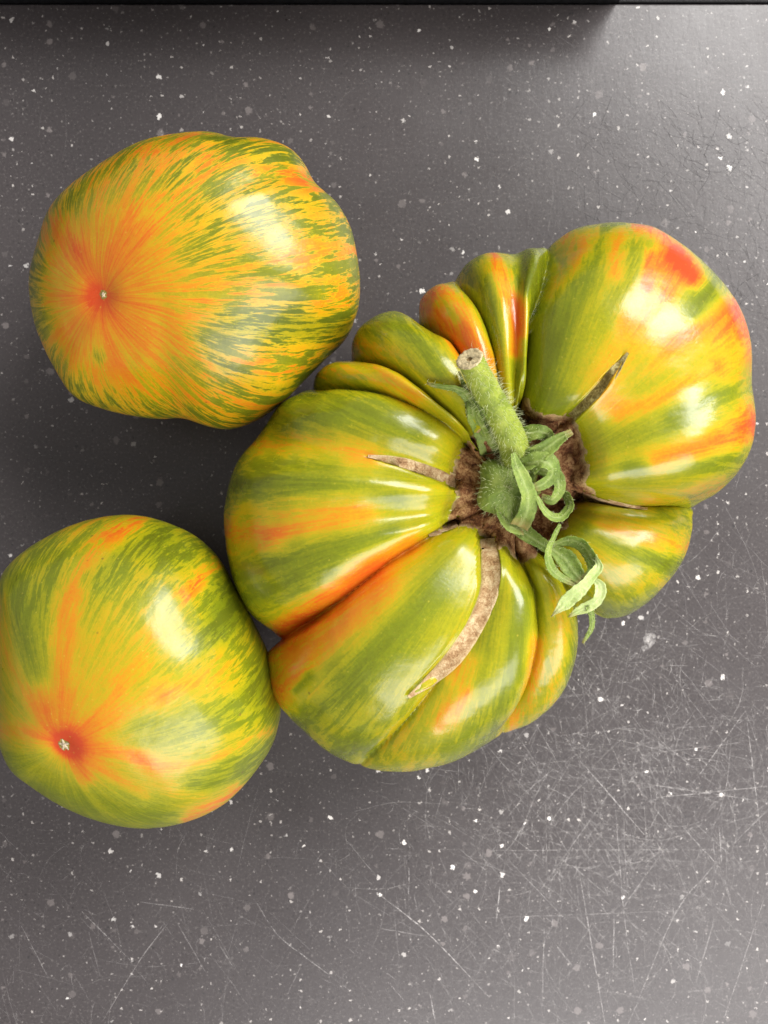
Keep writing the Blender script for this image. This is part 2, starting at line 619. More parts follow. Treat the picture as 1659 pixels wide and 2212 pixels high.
def fit_outline(V, poly, cpx, axis_xy, it=6, nb=1440, sm=10, damp=0.9):
    """reshape the horizontal sections about the upright axis until the outline agrees"""
    g, tgt = poly_radius(poly, cpx, nb)
    for _ in range(it):
        px = proj(V)
        d = px - np.asarray(cpx)
        ang = np.arctan2(-d[:, 1], d[:, 0])
        rad = np.hypot(d[:, 0], d[:, 1])
        m = nb // 4
        idx = ((ang + math.pi) / (2 * math.pi) * m).astype(int) % m
        o = np.lexsort((rad, idx))
        last = np.r_[np.nonzero(np.diff(idx[o]))[0], len(o) - 1]
        sel = o[last]                                   # outermost vertex of each picture angle
        wa = np.arctan2(V[:, 1] - axis_xy[1], V[:, 0] - axis_xy[0])
        ratio = 1 + (np.interp(ang[sel], g, tgt, period=2 * math.pi) / rad[sel] - 1) * damp
        q = np.argsort(wa[sel])
        c = psmooth(np.interp(g, wa[sel][q], ratio[q], period=2 * math.pi), sm)
        f = np.interp(wa, g, c, period=2 * math.pi)
        rh = np.hypot(V[:, 0] - axis_xy[0], V[:, 1] - axis_xy[1])
        f = c.mean() + (f - c.mean()) * sstep(0.05, 0.85, rh / rh.max())
        V[:, 0] = axis_xy[0] + (V[:, 0] - axis_xy[0]) * f
        V[:, 1] = axis_xy[1] + (V[:, 1] - axis_xy[1]) * f
    return V


def grid_faces(nt, nu):
    """nt meridians (periodic) x nu rings"""
    j, i = np.meshgrid(np.arange(nu - 1), np.arange(nt), indexing='ij')
    i2 = (i + 1) % nt
    a = j * nt + i
    b = j * nt + i2
    c = (j + 1) * nt + i2
    d = (j + 1) * nt + i
    return np.stack([a.ravel(), d.ravel(), c.ravel(), b.ravel()], 1)


def grid_normals(V, nt, nu):
    G = V.reshape(nu, nt, 3)
    dt = np.roll(G, -1, 1) - np.roll(G, 1, 1)
    du = np.gradient(G, axis=0)
    N = np.cross(du, dt)
    N /= np.linalg.norm(N, axis=2)[:, :, None] + 1e-12
    return N.reshape(-1, 3)


def seg_dist(px, pl):
    """distance of pixels to a polyline and the running position 0..1 along it"""
    pl = np.asarray(pl, float)
    best = np.full(len(px), 1e9)
    pos = np.zeros(len(px))
    L = np.concatenate([[0], np.cumsum(np.hypot(*np.diff(pl, axis=0).T))])
    for i in range(len(pl) - 1):
        a, b = pl[i], pl[i + 1]
        ab = b - a
        t = np.clip(((px - a) @ ab) / (ab @ ab + 1e-9), 0, 1)
        d = np.hypot(*(px - a - t[:, None] * ab).T)
        m = d < best
        best[m] = d[m]
        pos[m] = ((L[i] + t * (L[i + 1] - L[i])) / L[-1])[m]
    return best, pos


def paint(V, N, base, strokes):
    """ripeness of the skin: traced bands of green (-) and orange / red (+)"""
    px = proj(V)
    view = np.array([0, 0, CAM_H]) - V
    view /= np.linalg.norm(view, axis=1)[:, None]
    front = sstep(-0.02, 0.10, (N * view).sum(1))
    v = base.copy()
    for pl, w, dv in strokes:
        pl = np.asarray(pl, float)
        m = (px[:, 0] > pl[:, 0].min() - 3 * w) & (px[:, 0] < pl[:, 0].max() + 3 * w) & \
            (px[:, 1] > pl[:, 1].min() - 3 * w) & (px[:, 1] < pl[:, 1].max() + 3 * w) & (front > 0)
        if not m.any():
            continue
        d, pos = seg_dist(px[m], catmull(pl, 5) if len(pl) > 2 else pl)
        d = d * (0.82 + 0.25 * fbm(V[m], 1.6, 77))
        v[m] += dv * (1.0 if dv > 0 else 0.8) * np.exp(-(d / w) ** 2 * 1.1) * front[m]
    return v


def bvh_of(V, F):
    return BVHTree.FromPolygons([tuple(p) for p in V], [tuple(f) for f in F.tolist()])


def cast(bvh, px, py):
    o = Vector((0, 0, CAM_H))
    d = (Vector(unproj(px, py, 0.0)) - o).normalized()
    h, n, i, _ = bvh.ray_cast(o, d)
    if h is None:
        h, n, i, _ = bvh.find_nearest(Vector(unproj(px, py, 4.0)))
    if n.z < 0:
        n = -n
    return h, n


# ------------------------------------------------------------------ the big ribbed tomato
BIG = [(1190, 527), (1240, 491), (1290, 476), (1340, 470), (1390, 474), (1435, 487), (1520, 545), (1585, 615), (1622, 680), (1638, 750),
       (1636, 820), (1643, 885), (1638, 950), (1610, 1010), (1562, 1060), (1512, 1090), (1505, 1110), (1503, 1150),
       (1480, 1220), (1425, 1288), (1370, 1330), (1320, 1340), (1282, 1328), (1258, 1336), (1256, 1372), (1252, 1420),
       (1235, 1480), (1200, 1530), (1150, 1570), (1090, 1592), (1040, 1625), (980, 1655), (900, 1673), (830, 1675),
       (760, 1657), (700, 1627), (650, 1582), (610, 1542), (584, 1500), (572, 1450), (577, 1412), (602, 1382), (540, 1330),
       (505, 1270), (486, 1200), (477, 1130), (480, 1090), (494, 1030), (518, 982), (548, 948), (578, 905), (602, 870),
       (640, 846), (668, 834), (680, 803), (710, 778), (752, 770), (760, 732), (780, 697), (820, 673), (865, 669),
       (902, 687), (910, 643), (940, 610), (982, 597), (1010, 562), (1045, 541), (1082, 537), (1115, 541), (1150, 528)]
AX = unproj(1112, 1060, 4.4)[:2]
ZEQ = 2.7
#          crease (inner -> outer, tracing pixels)              depth
CREASES = [
    ([(1262, 1078), (1320, 1087), (1420, 1100), (1512, 1096)], 0.27),      # overlap of right lobe and lower right lobe
    ([(1290, 950), (1330, 920), (1480, 860), (1640, 822)], 0.035),         # gentle dip below the crack
    ([(1130, 880), (1130, 760), (1132, 660), (1160, 590), (1186, 530)], 0.17),
    ([(1112, 850), (1105, 720), (1100, 640), (1112, 545)], 0.03),
    ([(1080, 850), (1058, 760), (1028, 680), (985, 600)], 0.12),
    ([(1050, 900), (1000, 790), (960, 735), (903, 690)], 0.13),
    ([(1020, 938), (930, 868), (850, 808), (755, 772)], 0.125),
    ([(1012, 950), (920, 892), (800, 842), (670, 834)], 0.105),
    ([(975, 1030), (795, 985), (680, 968), (540, 960)], 0.06),
    ([(980, 1100), (800, 1115), (480, 1128)], 0.035),
    ([(985, 1132), (920, 1162), (800, 1232), (700, 1312), (603, 1384)], 0.17),
    ([(1062, 1180), (1055, 1290), (1005, 1400), (930, 1470), (780, 1650)], 0.10),
    ([(1128, 1190), (1158, 1300), (1160, 1400), (1135, 1510), (1088, 1592)], 0.15),
    ([(1170, 1180), (1215, 1250), (1257, 1336)], 0.26),
]
LOBE_H = [1.10, 1.08, 0.95, 0.95, 1.00, 1.08, 1.0, 0.98, 1.00, 1.0, 1.0, 0.97, 0.88, 0.80]   # lobe following crease i counter-clockwise
SCAR = [(977, 1027), (985, 985), (1010, 941), (1030, 932), (1070, 905), (1118, 898), (1131, 850), (1150, 872), (1185, 893), (1238, 893),
        (1263, 925), (1272, 978), (1276, 1005), (1270, 1045), (1300, 1078), (1258, 1088), (1236, 1120), (1205, 1165), (1160, 1205),
        (1128, 1218), (1093, 1188), (1072, 1195), (1045, 1160), (1010, 1140), (962, 1135), (977, 1070)]
CRACKS = [  # centre line, half widths
    ([(1058, 1160), (1062, 1212), (1058, 1275), (1030, 1345), (985, 1415), (935, 1465), (880, 1507)], [19, 22, 20, 18, 18, 12, 2.5]),
    ([(990, 1042), (940, 1022), (880, 1002), (835, 992), (793, 985)], [13, 12, 11, 7, 1.5]),
    ([(1236, 905), (1262, 878), (1300, 838), (1325, 805), (1340, 785), (1356, 762)], [13, 11, 11, 11, 6, 1.5]),
    ([(990, 1130), (955, 1146), (925, 1158)], [10, 6, 1.5]),
    ([(1262, 1062), (1300, 1080), (1350, 1092), (1400, 1099)], [12, 6, 3, 1.2]),
]


def build_big():
    nt, nu = 1080, 320
    g, rp = poly_radius(BIG, (1100, 1060))
    # outline at equator height, as radius about the upright axis
    q = catmull(BIG, 10, True)
    W = np.array([unproj(x, y, ZEQ)[:2] for x, y in q]) - AX
    ang, rad = np.arctan2(W[:, 1], W[:, 0]), np.hypot(W[:, 0], W[:, 1])
    o = np.argsort(ang)
    th = np.linspace(-math.pi, math.pi, nt, endpoint=False)
    R = np.interp(th, ang[o], rad[o], period=2 * math.pi)
    Rs = psmooth(R, 30)
    u = np.linspace(0, 1, nu)
    al = math.pi * (0.004 + 0.992 * (u + 0.06 * np.sin(2 * math.pi * u)))[:, None]
    e = 2 / 2.4
    sn, cs = np.sin(al), np.cos(al)
    rr = np.abs(sn) ** e
    zz = np.sign(cs) * np.abs(cs) ** e
    TH = np.broadcast_to(th[None, :], (nu, nt)).copy()
    # outline notches only matter at the rim; the shoulders use the rounded radius
    wr = sstep(0.55, 1.0, rr)
    r = rr * (Rs[None, :] * (1 - wr) + R[None, :] * wr)
    # creases
    cth = []
    for pl, dep in CREASES:
        n = len(pl)
        zs = np.linspace(4.6, 3.0, n)
        w = np.array([unproj(x, y, z)[:2] for (x, y), z in zip(pl, zs)]) - AX
        a = np.unwrap(np.arctan2(w[:, 1], w[:, 0]))
        cth.append(np.interp(r, np.hypot(w[:, 0], w[:, 1]), a))
    cth = np.array(cth)
    dep = np.array([d for _, d in CREASES])
    nC = len(CREASES)
    disp = np.zeros((nu, nt))
    hm = np.ones((nu, nt))
    done = np.zeros((nu, nt), bool)
    LH = np.array(LOBE_H)
    for i in range(nC):
        a, b = cth[i], cth[(i + 1) % nC]
        w = np.mod(b - a, 2 * math.pi)
        d = np.mod(TH - a, 2 * math.pi)
        m = (d <= w) & (~done)
        done |= m
        t = np.where(w > 1e-6, d / np.maximum(w, 1e-6), 0.5)
        A = np.clip(1 - 2 * t, 0, 1)
        B = np.clip(2 * t - 1, 0, 1)
        va = 1 - np.sqrt(1 - 0.985 * A ** 2) if dep[i] > 0.08 else np.sin(A * math.pi / 2) ** 2
        vb = 1 - np.sqrt(1 - 0.985 * B ** 2) if dep[(i + 1) % nC] > 0.08 else np.sin(B * math.pi / 2) ** 2
        dd = dep[i] * va + dep[(i + 1) % nC] * vb
        disp[m] = dd[m]
        # lobe heights, blended only close to the creases
        arc = np.maximum(r, 0.3)
        sa = sstep(-0.30, 0.30, d * arc)
        sb = sstep(-0.30, 0.30, (w - d) * arc)
        hh = LH[i] * (sa + sb - 1) + LH[i - 1] * (1 - sa) + LH[(i + 1) % nC] * (1 - sb)
        hm[m] = hh[m]
    hm = hm * 1.0
    top = sstep(-0.35, 0.25, zz)
    hm = 1 + (hm - 1) * top
    z = np.where(zz > 0, zz * 3.65, zz * 2.45) * hm
    # deep between the shoulders, shallow at the rim and below
    fade = (0.30 + 0.70 * sstep(0.05, 0.55, zz)) * sstep(0.06, 0.30, rr)
    fade = np.where(zz < 0, 0.30 * (1 - 0.6 * sstep(0.0, 0.9, -zz)), fade)
    disp = disp * fade
    cz = 0.2
    r2 = r * (1 - disp)
    z2 = cz + (z - cz) * (1 - disp * 1.15)
    # stem hollow, blossom hollow, gentle unevenness
    hollow = 1.35 * np.exp(-(r2 / 2.8) ** 2)
    z2 = z2 - hollow * (zz > 0) * sstep(0, 0.3, zz)
    z2 = z2 + 0.35 * np.exp(-(r2 / 1.2) ** 2) * (zz < 0)
    r2 = r2 * (1 + 0.012 * np.sin(3 * TH + 1) * wr + 0.008 * np.sin(7 * TH + 2.2) * wr)
    X = AX[0] + r2 * np.cos(TH)
    Y = AX[1] + r2 * np.sin(TH)
    V = np.stack([X.ravel(), Y.ravel(), (ZEQ + z2).ravel()], 1)
    V = fit_outline(V, BIG, (1100, 1060), AX, it=6, sm=5)
    N = grid_normals(V, nt, nu)
    V = V + N * (0.030 * fbm(V, 0.75, 21) + 0.012 * fbm(V, 2.4, 22))[:, None]
    # corky stem scar: the skin ends in a lip and the surface steps down
    px = proj(V)
    up = (zz > 0.2).repeat(nt, 1).ravel()
    g2, sr = poly_radius(SCAR, (1112, 1060))
    d = px - np.array((1112, 1060))
    a2, r3 = np.arctan2(-d[:, 1], d[:, 0]), np.hypot(d[:, 0], d[:, 1])
    lim = np.interp(a2, g2, sr, period=2 * math.pi)
    inside = sstep(-7, 9, lim - r3) * up
    N = grid_normals(V, nt, nu)
    roll = np.clip(1 - (r3 - lim) / 62.0, 0, 1.0) ** 2.2 * up     # shoulders roll over into the hollow
    V[:, 2] -= 0.36 * roll + 0.36 * inside
    for pl, hw in CRACKS:
        c = catmull(pl, 8)
        h = np.interp(np.linspace(0, 1, len(c)), np.linspace(0, 1, len(hw)), hw)
        dd, pos = seg_dist(px, c)
        w = np.interp(pos, np.linspace(0, 1, len(c)), h)
        grv = (1 - sstep(0.9, 1.15, dd / w)) * up * np.clip(w / 9, 0.1, 1)
        lp = np.exp(-((dd - w * 1.15) / 5) ** 2) * up * np.clip(w / 9, 0, 1)
        V = V - N * (0.16 * grv - 0.018 * lp)[:, None]
    V[:, 2] -= V[:, 2].min()
    return V, nt, nu, TH, rr, zz, disp


BV, nt, nu, TH, rr, zz, bdisp = build_big()
BF = grid_faces(nt, nu)
BN = grid_normals(BV, nt, nu)
big = thing("tomato", "large deeply ribbed green and orange striped tomato with its green stem still on", "tomato",
            "striped heirloom tomatoes")
tt = np.broadcast_to(np.linspace(0, 1, nu)[:, None], TH.shape)
polar = np.stack([np.cos(TH).ravel(), np.sin(TH).ravel(), (tt * 1.6).ravel()], 1)
far = (0.35 + 0.65 * sstep(0.45, 0.9, np.broadcast_to(rr, TH.shape))).ravel()
G, O, RD = -0.26, 0.24, 0.42
STROKES_BIG = [
    ([(545, 962), (680, 962), (800, 985)], 24, O), ([(485, 1150), (620, 1145), (780, 1110)], 42, 0.28), ([(520, 1200), (600, 1165)], 26, 0.12),
    ([(610, 1375), (720, 1280), (880, 1175)], 30, 0.34), ([(585, 1480), (660, 1400), (820, 1270)], 50, 0.28), ([(600, 1530), (660, 1480)], 34, 0.2),
    ([(830, 1590), (930, 1520), (1010, 1430)], 26, O), ([(950, 1570), (1005, 1500)], 20, 0.3), ([(1090, 1585), (1140, 1480), (1160, 1390)], 20, 0.26),
    ([(1190, 1510), (1215, 1400), (1205, 1300)], 24, 0.12),
    ([(500, 1050), (700, 1045), (860, 1075)], 20, G), ([(560, 1010), (720, 1000)], 12, -0.15), ([(520, 1225), (680, 1190), (850, 1150)], 26, G),
    ([(540, 1300), (660, 1255), (720, 1235)], 26, -0.2), ([(640, 1560), (800, 1440), (960, 1260)], 34, G), ([(720, 1640), (900, 1540), (960, 1490)], 26, G),
    ([(1045, 1615), (1110, 1480), (1130, 1290)], 20, -0.3), ([(600, 900), (740, 885), (900, 930)], 28, G), ([(790, 690), (870, 715), (950, 800)], 24, G),
    ([(1230, 1490), (1240, 1400)], 16, -0.2), ([(640, 1490), (670, 1460)], 10, -0.45),
    ([(690, 800), (780, 800), (890, 860)], 24, 0.2), ([(770, 740), (860, 760), (960, 840)], 26, 0.12), ([(905, 860), (990, 920)], 20, 0.05),
    ([(925, 620), (985, 690), (1050, 780)], 34, RD), ([(915, 670), (960, 710), (1000, 760)], 18, 0.25), ([(950, 650), (985, 690)], 13, -0.3),
    ([(1065, 548), (1090, 610), (1112, 690), (1112, 760)], 18, RD), ([(1015, 575), (1050, 660), (1085, 780)], 20, -0.20),
    ([(1140, 545), (1135, 610)], 22, -0.22), ([(1128, 650), (1130, 720)], 12, 0.3),
    ([(1195, 570), (1165, 700), (1165, 820), (1200, 880)], 40, G), ([(1300, 510), (1250, 600), (1200, 740)], 30, -0.12),
    ([(1225, 515), (1185, 640)], 16, 0.30), ([(1290, 495), (1240, 590)], 16, 0.20), ([(1335, 500), (1330, 590)], 18, 0.24), ([(1310, 480), (1345, 480)], 18, -0.3),
    ([(1375, 480), (1440, 515), (1500, 600)], 20, 0.44), ([(1405, 560), (1395, 620)], 16, 0.42), ([(1460, 560), (1440, 640)], 22, 0.30), ([(1490, 520), (1545, 600), (1500, 680)], 20, -0.30),
    ([(1610, 650), (1550, 700), (1440, 730)], 34, 0.34), ([(1590, 620), (1560, 640)], 14, -0.1), ([(1640, 770), (1560, 790)], 22, 0.22), ([(1400, 680), (1330, 790), (1300, 850)], 34, 0.20),
    ([(1635, 905), (1560, 950), (1420, 1000)], 26, 0.42), ([(1640, 840), (1560, 850), (1450, 900)], 16, -0.20), ([(1545, 800), (1420, 860), (1340, 890)], 20, 0.26),
    ([(1610, 985), (1480, 1010), (1360, 1015)], 20, -0.24), ([(1560, 1050), (1400, 1080)], 20, 0.16), ([(1320, 950), (1500, 920)], 24, -0.15),
    ([(1620, 680), (1640, 800), (1635, 960)], 40, 0.18), ([(1500, 560), (1580, 640), (1610, 720)], 34, 0.12), ([(1480, 600), (1420, 640), (1360, 690)], 30, 0.14), ([(1600, 720), (1500, 760), (1420, 800)], 30, 0.16), ([(1260, 520), (1215, 620)], 14, 0.2),
    ([(1495, 1180), (1400, 1165), (1300, 1140)], 22, 0.22), ([(1490, 1230), (1390, 1205), (1270, 1150)], 15, -0.28), ([(1450, 1270), (1340, 1230), (1270, 1190)], 28, 0.10),
    ([(1430, 1300), (1350, 1330), (1300, 1310)], 20, -0.26),
]
cav = np.broadcast_to(1 - sstep(0.25, 0.6, rr), TH.shape).ravel() * (BN[:, 2] > 0)
base = np.full(len(BV), 0.385) - 0.03 * sstep(0.0, 1.0, -BN[:, 2]) + 0.02 * cav
ripe = paint(BV, BN, base, STROKES_BIG)
mesh_obj("skin", BV, BF, M_big, big, attrs={"polar": ('FLOAT_VECTOR', polar), "ripe": ('FLOAT', ripe), "far": ('FLOAT', far)})
half = BF[: (nu // 2 + 20) * nt]
bvh_big = bvh_of(BV, half)


def strip_on(bvh, name, pl, hw, mat, parent, lift, bump, across=13, per=16):
    c = catmull(pl, per)
    h = np.interp(np.linspace(0, 1, len(c)), np.linspace(0, 1, len(hw)), hw)
    T = np.gradient(c, axis=0)
    T /= np.linalg.norm(T, axis=1)[:, None]
    Nn = np.stack([-T[:, 1], T[:, 0]], 1)
    def smooth(Q):
        Qp = np.concatenate([Q[:1]] * 3 + [Q] + [Q[-1:]] * 3)
        return np.mean([Qp[k:k + len(Q)] for k in range(7)], axis=0)

    def edge(sgn):                               # follows the skin just outside the split
        q = [c[i] + Nn[i] * sgn * (h[i] * (1.06 + 0.05 * math.sin(i * 0.9 + sgn) * math.sin(i * 0.37)) + 1.0) for i in range(len(c))]
        return smooth(np.array([tuple(cast(bvh, *p)[0]) for p in q]))

    L_, R_ = edge(-1), edge(1)
    P, E = [], []
    for i in range(len(c)):
        wid = np.linalg.norm(R_[i] - L_[i])
        for j in range(across):
            s = -1 + 2 * j / (across - 1)
            p = L_[i] * (1 - s) / 2 + R_[i] * (1 + s) / 2
            p = p + np.array([0, 0, 1.0]) * (lift + 0.055 * (i / len(c)) ** 3 - 0.10 * wid * (1 - s * s) - (0.03 if abs(s) == 1 else 0))
            P.append(p)
            E.append(max(0.0, abs(s) - 0.75) / 0.25)
    P = np.array(P)
    P[:, 2] += bump * fbm(P, 14.0, len(c))
    F = []
    for i in range(len(c) - 1):
        for j in range(across - 1):
            a = i * across + j
            F.append((a, a + across, a + across + 1, a + 1))
    return mesh_obj(name, P, F, mat, parent, attrs={"edge": ('FLOAT', E)})


for pl, hw in CRACKS:
    strip_on(bvh_big, "growth_crack", pl, hw, M_split if pl[0][0] == 1236 else M_crack, big, 0.012, 0.008)

# corky scar around the stem
g2, sr = poly_radius(SCAR, (1112, 1060), 360)
jag = psmooth(rng.normal(0, 0.10, 360), 3) + psmooth(rng.normal(0, 0.03, 360), 1)
P, E = [], []
rings = 26
for i in range(rings):
    f = (i + 0.3) / (rings - 1 + 0.3)
    for j in range(360):
        r = sr[j] * f * (0.985 + 0.6 * jag[j])
        q = (1112 + math.cos(g2[j]) * r, 1060 - math.sin(g2[j]) * r)
        hit, n = cast(bvh_big, *q)
        P.append(tuple(hit + n * (0.10 * (1 - f ** 6) - 0.01)))
        E.append(max(0.0, f - 0.93) / 0.07 * 0.9)
P = np.array(P)
aa = np.arctan2(P[:, 1] - AX[1], P[:, 0] - AX[0])
P[:, 2] += 0.035 * fbm(P, 4.0, 3) + 0.025 * fbm(P, 13.0, 5) + 0.015 * np.sin(aa * 19 + 3 * fbm(P, 3.0, 9))
F = [(i * 360 + j, (i + 1) * 360 + j, (i + 1) * 360 + (j + 1) % 360, i * 360 + (j + 1) % 360)
     for i in range(rings - 1) for j in range(360)]
F.append(tuple(range(360)))
mesh_obj("stem_scar", P, F, M_cork, big, attrs={"edge": ('FLOAT', E)})

# ------------------------------------------------------------------ stem, calyx, sepals


def zm(zx, zy):
    return (877.8 + 0.3307 * zx, 713.2 + 0.3307 * zy)


def tube(path, radii, sides=28, wob=0.0, seed=1, squash=1.0):
    path = np.asarray(path, float)
    T = np.gradient(path, axis=0)
    T /= np.linalg.norm(T, axis=1)[:, None]
    ref = np.array([0.3, 0.2, 1.0])
    V, F, NN = [], [], []
    for i in range(len(path)):
        s = np.cross(T[i], ref)
        s /= np.linalg.norm(s)
        b = np.cross(s, T[i])
        for j in range(sides):
            a = 2 * math.pi * j / sides
            d = s * math.cos(a) + b * math.sin(a) * squash
            V.append(path[i] + d * radii[i])
            NN.append(d)
    V, NN = np.array(V), np.array(NN)
    if wob:
        V += NN * (wob * fbm(V, 4.0, seed))[:, None]
    for i in range(len(path) - 1):
        for j in range(sides):
            F.append((i * sides + j, i * sides + (j + 1) % sides, (i + 1) * sides + (j + 1) % sides, (i + 1) * sides + j))
    return V, F, NN, T


hair_roots = []          # (position, direction, length)
CZ = cast(bvh_big, 1112, 1020)[0].z     # floor of the stem hollow
print("hollow z", CZ)
sp = [(*zm(760, 1000), CZ - 0.1), (*zm(735, 900), CZ + 0.25), (*zm(690, 720), CZ + 0.62), (*zm(600, 540), CZ + 1.05),
      (*zm(500, 350), CZ + 1.55), (*zm(415, 195), CZ + 1.98)]
path = catmull([unproj(*p) for p in sp], 8)
L = len(path)
f = np.linspace(0, 1, L)
rad = np.interp(f, [0, 0.15, 0.35, 0.6, 0.9, 1.0], [0.46, 0.38, 0.305, 0.28, 0.255, 0.24])
SV, SF, SN, ST = tube(path, rad, 32, 0.022, 4)
stem = mesh_obj("stem", SV, SF, M_stem, big)
for _ in range(1000):
    i = random.randrange(32 * 5, len(SV))
    hair_roots.append((SV[i], SN[i] + ST[i // 32] * random.uniform(-0.4, 0.3) + rng.normal(0, 0.25, 3), random.uniform(0.06, 0.20)))
# cut end: fibre ring, then a sunken pith
tip, tdir = path[-1], ST[-1]
ring_last = SV[-32:]
cv, cf = [], []
for k, (q, h) in enumerate([(1.0, 0.0), (1.06, 0.02), (0.98, 0.045), (0.80, 0.03), (0.58, 0.035), (0.22, 0.018)]):
    for j in range(32):
        d = ring_last[j] - tip
        cv.append(tip + d * q * (1 + 0.02 * math.sin(5 * j)) + tdir * (h + 0.01 * math.sin(j * 2.3 + k)))
for k in range(5):
    for j in range(32):
        cf.append((k * 32 + j, k * 32 + (j + 1) % 32, (k + 1) * 32 + (j + 1) % 32, (k + 1) * 32 + j))
mesh_obj("cut_end", cv, cf, M_cut, stem)
cv2 = []
for k, (q, h) in enumerate([(0.26, 0.016), (0.18, 0.0), (0.10, -0.02), (0.03, -0.03)]):
    for j in range(32):
        d = ring_last[j] - tip
        cv2.append(tip + d * q * (1 + 0.12 * math.sin(3 * j + k)) + tdir * h)
cf2 = [(k * 32 + j, k * 32 + (j + 1) % 32, (k + 1) * 32 + (j + 1) % 32, (k + 1) * 32 + j) for k in range(3) for j in range(32)]
cf2.append(tuple(range(96, 128)))
mesh_obj("pith", cv2, cf2, M_pith, stem)

# calyx: the swollen green cup the sepals grow from
cc = unproj(*zm(650, 1030), CZ + 0.18)
pv, pf, pn = [], [], []
U, Wd = 40, 24
for j in range(Wd):
    ph = math.pi * 0.62 * (j + 0.3) / Wd
    for i in range(U):
        a = 2 * math.pi * i / U
        rx = 0.62 + 0.07 * math.cos(5 * a + 0.6)
        d = np.array([math.sin(ph) * math.cos(a) * rx * 0.92, math.sin(ph) * math.sin(a) * rx * 1.05, math.cos(ph) * 0.50])
        pv.append(cc + d)
        pn.append(d / np.linalg.norm(d))
pv = np.array(pv)
pv[:, 2] += 0.03 * fbm(pv, 5.0, 8)
for j in range(Wd - 1):
    for i in range(U):
        pf.append((j * U + i, (j + 1) * U + i, (j + 1) * U + (i + 1) % U, j * U + (i + 1) % U))
pf.append(tuple(range(U)))
calyx = mesh_obj("calyx", pv, pf, M_sepal, big)
for _ in range(500):
    i = random.randrange(len(pv))
    hair_roots.append((pv[i], pn[i] + rng.normal(0, 0.3, 3), random.uniform(0.05, 0.13)))


def sepal(pts, widths, mat=M_sepal, roll=0.0, cup=0.25, thick=0.035, label=None, hairs=70):
    """curling ribbon: pts in close-up pixels + height above the hollow, widths in close-up pixels"""
    c = catmull([(*zm(x, y), CZ + z) for x, y, z in pts], 9)
    for i in range(len(c)):                      # lie on the shoulders, never inside them
        hit, _n = cast(bvh_big, c[i][0], c[i][1])
        c[i][2] = max(c[i][2], hit.z + 0.10)
    c = np.array([unproj(*q) for q in c])
    n = len(c)
    w = np.interp(np.linspace(0, 1, n), np.linspace(0, 1, len(widths)), widths) * 0.3307 / PPC * (0.86 if mat is M_pale else 0.98) / 2
    rl = roll if hasattr(roll, "__len__") else (roll, roll)
    ro = np.interp(np.linspace(0, 1, n), np.linspace(0, 1, len(rl)), rl)
    T = np.gradient(c, axis=0)
    T /= np.linalg.norm(T, axis=1)[:, None] + 1e-9
    K = 9
    V, F = [], []
    nrm = []
    for i in range(n):
        up = np.array([0, 0, 1.0])
        s = np.cross(T[i], up)
        if np.linalg.norm(s) < 0.15:
            s = np.array([1.0, 0, 0])
        s /= np.linalg.norm(s)
        b = np.cross(s, T[i])
        a = ro[i]
        s, b = s * math.cos(a) + b * math.sin(a), b * math.cos(a) - s * math.sin(a)
        for side in (1, -1):
            for j in range(K):
                q = -1 + 2 * j / (K - 1)
                off = b * (cup * w[i] * (q * q) - cup * w[i] * 0.4 + (0.02 * math.cos(q * 9) if abs(q) < .18 else 0)) \
                    + b * side * thick * 0.5 * (1 - 0.75 * q * q)
                V.append(c[i] + s * q * w[i] * (1 + 0.06 * math.sin(i * 1.7 + side)) + off)
                nrm.append(b * side)
    st = 2 * K
    for i in range(n - 1):
        a0, a1 = i * st, (i + 1) * st
        for j in range(K - 1):
            F.append((a0 + j, a0 + j + 1, a1 + j + 1, a1 + j))
            F.append((a0 + K + j + 1, a0 + K + j, a1 + K + j, a1 + K + j + 1))
        F.append((a0 + K, a0, a1, a1 + K))
        F.append((a0 + K - 1, a0 + 2 * K - 1, a1 + 2 * K - 1, a1 + K - 1))
    F.append(tuple(list(range(K)) + list(range(2 * K - 1, K - 1, -1)))[::-1])
    e0 = (n - 1) * st
    F.append(tuple([e0 + j for j in range(K)] + [e0 + j for j in range(2 * K - 1, K - 1, -1)]))
    V = np.array(V)
    V += np.stack([fbm(V, 5.0, 31), fbm(V, 5.0, 32), fbm(V, 6.0, 33)], 1) * 0.022 + np.stack([fbm(V, 14.0, 34)] * 3, 1) * 0.006
    tipa = np.repeat(np.clip((np.linspace(0, 1, n) - 0.86) / 0.14, 0, 1), 2 * K)
    vna = np.tile(np.concatenate([np.exp(-(np.linspace(-1, 1, K) / 0.12) ** 2)] * 2), n)
    o = mesh_obj("sepal", V, F, mat, calyx, attrs={"tip": ('FLOAT', tipa), "vein": ('FLOAT', vna)})
    if label:
        o["label"] = label
    for _ in range(hairs):
        i = random.randrange(len(V))
        hair_roots.append((V[i], nrm[i] + rng.normal(0, 0.5, 3), random.uniform(0.03, 0.09)))
    return o


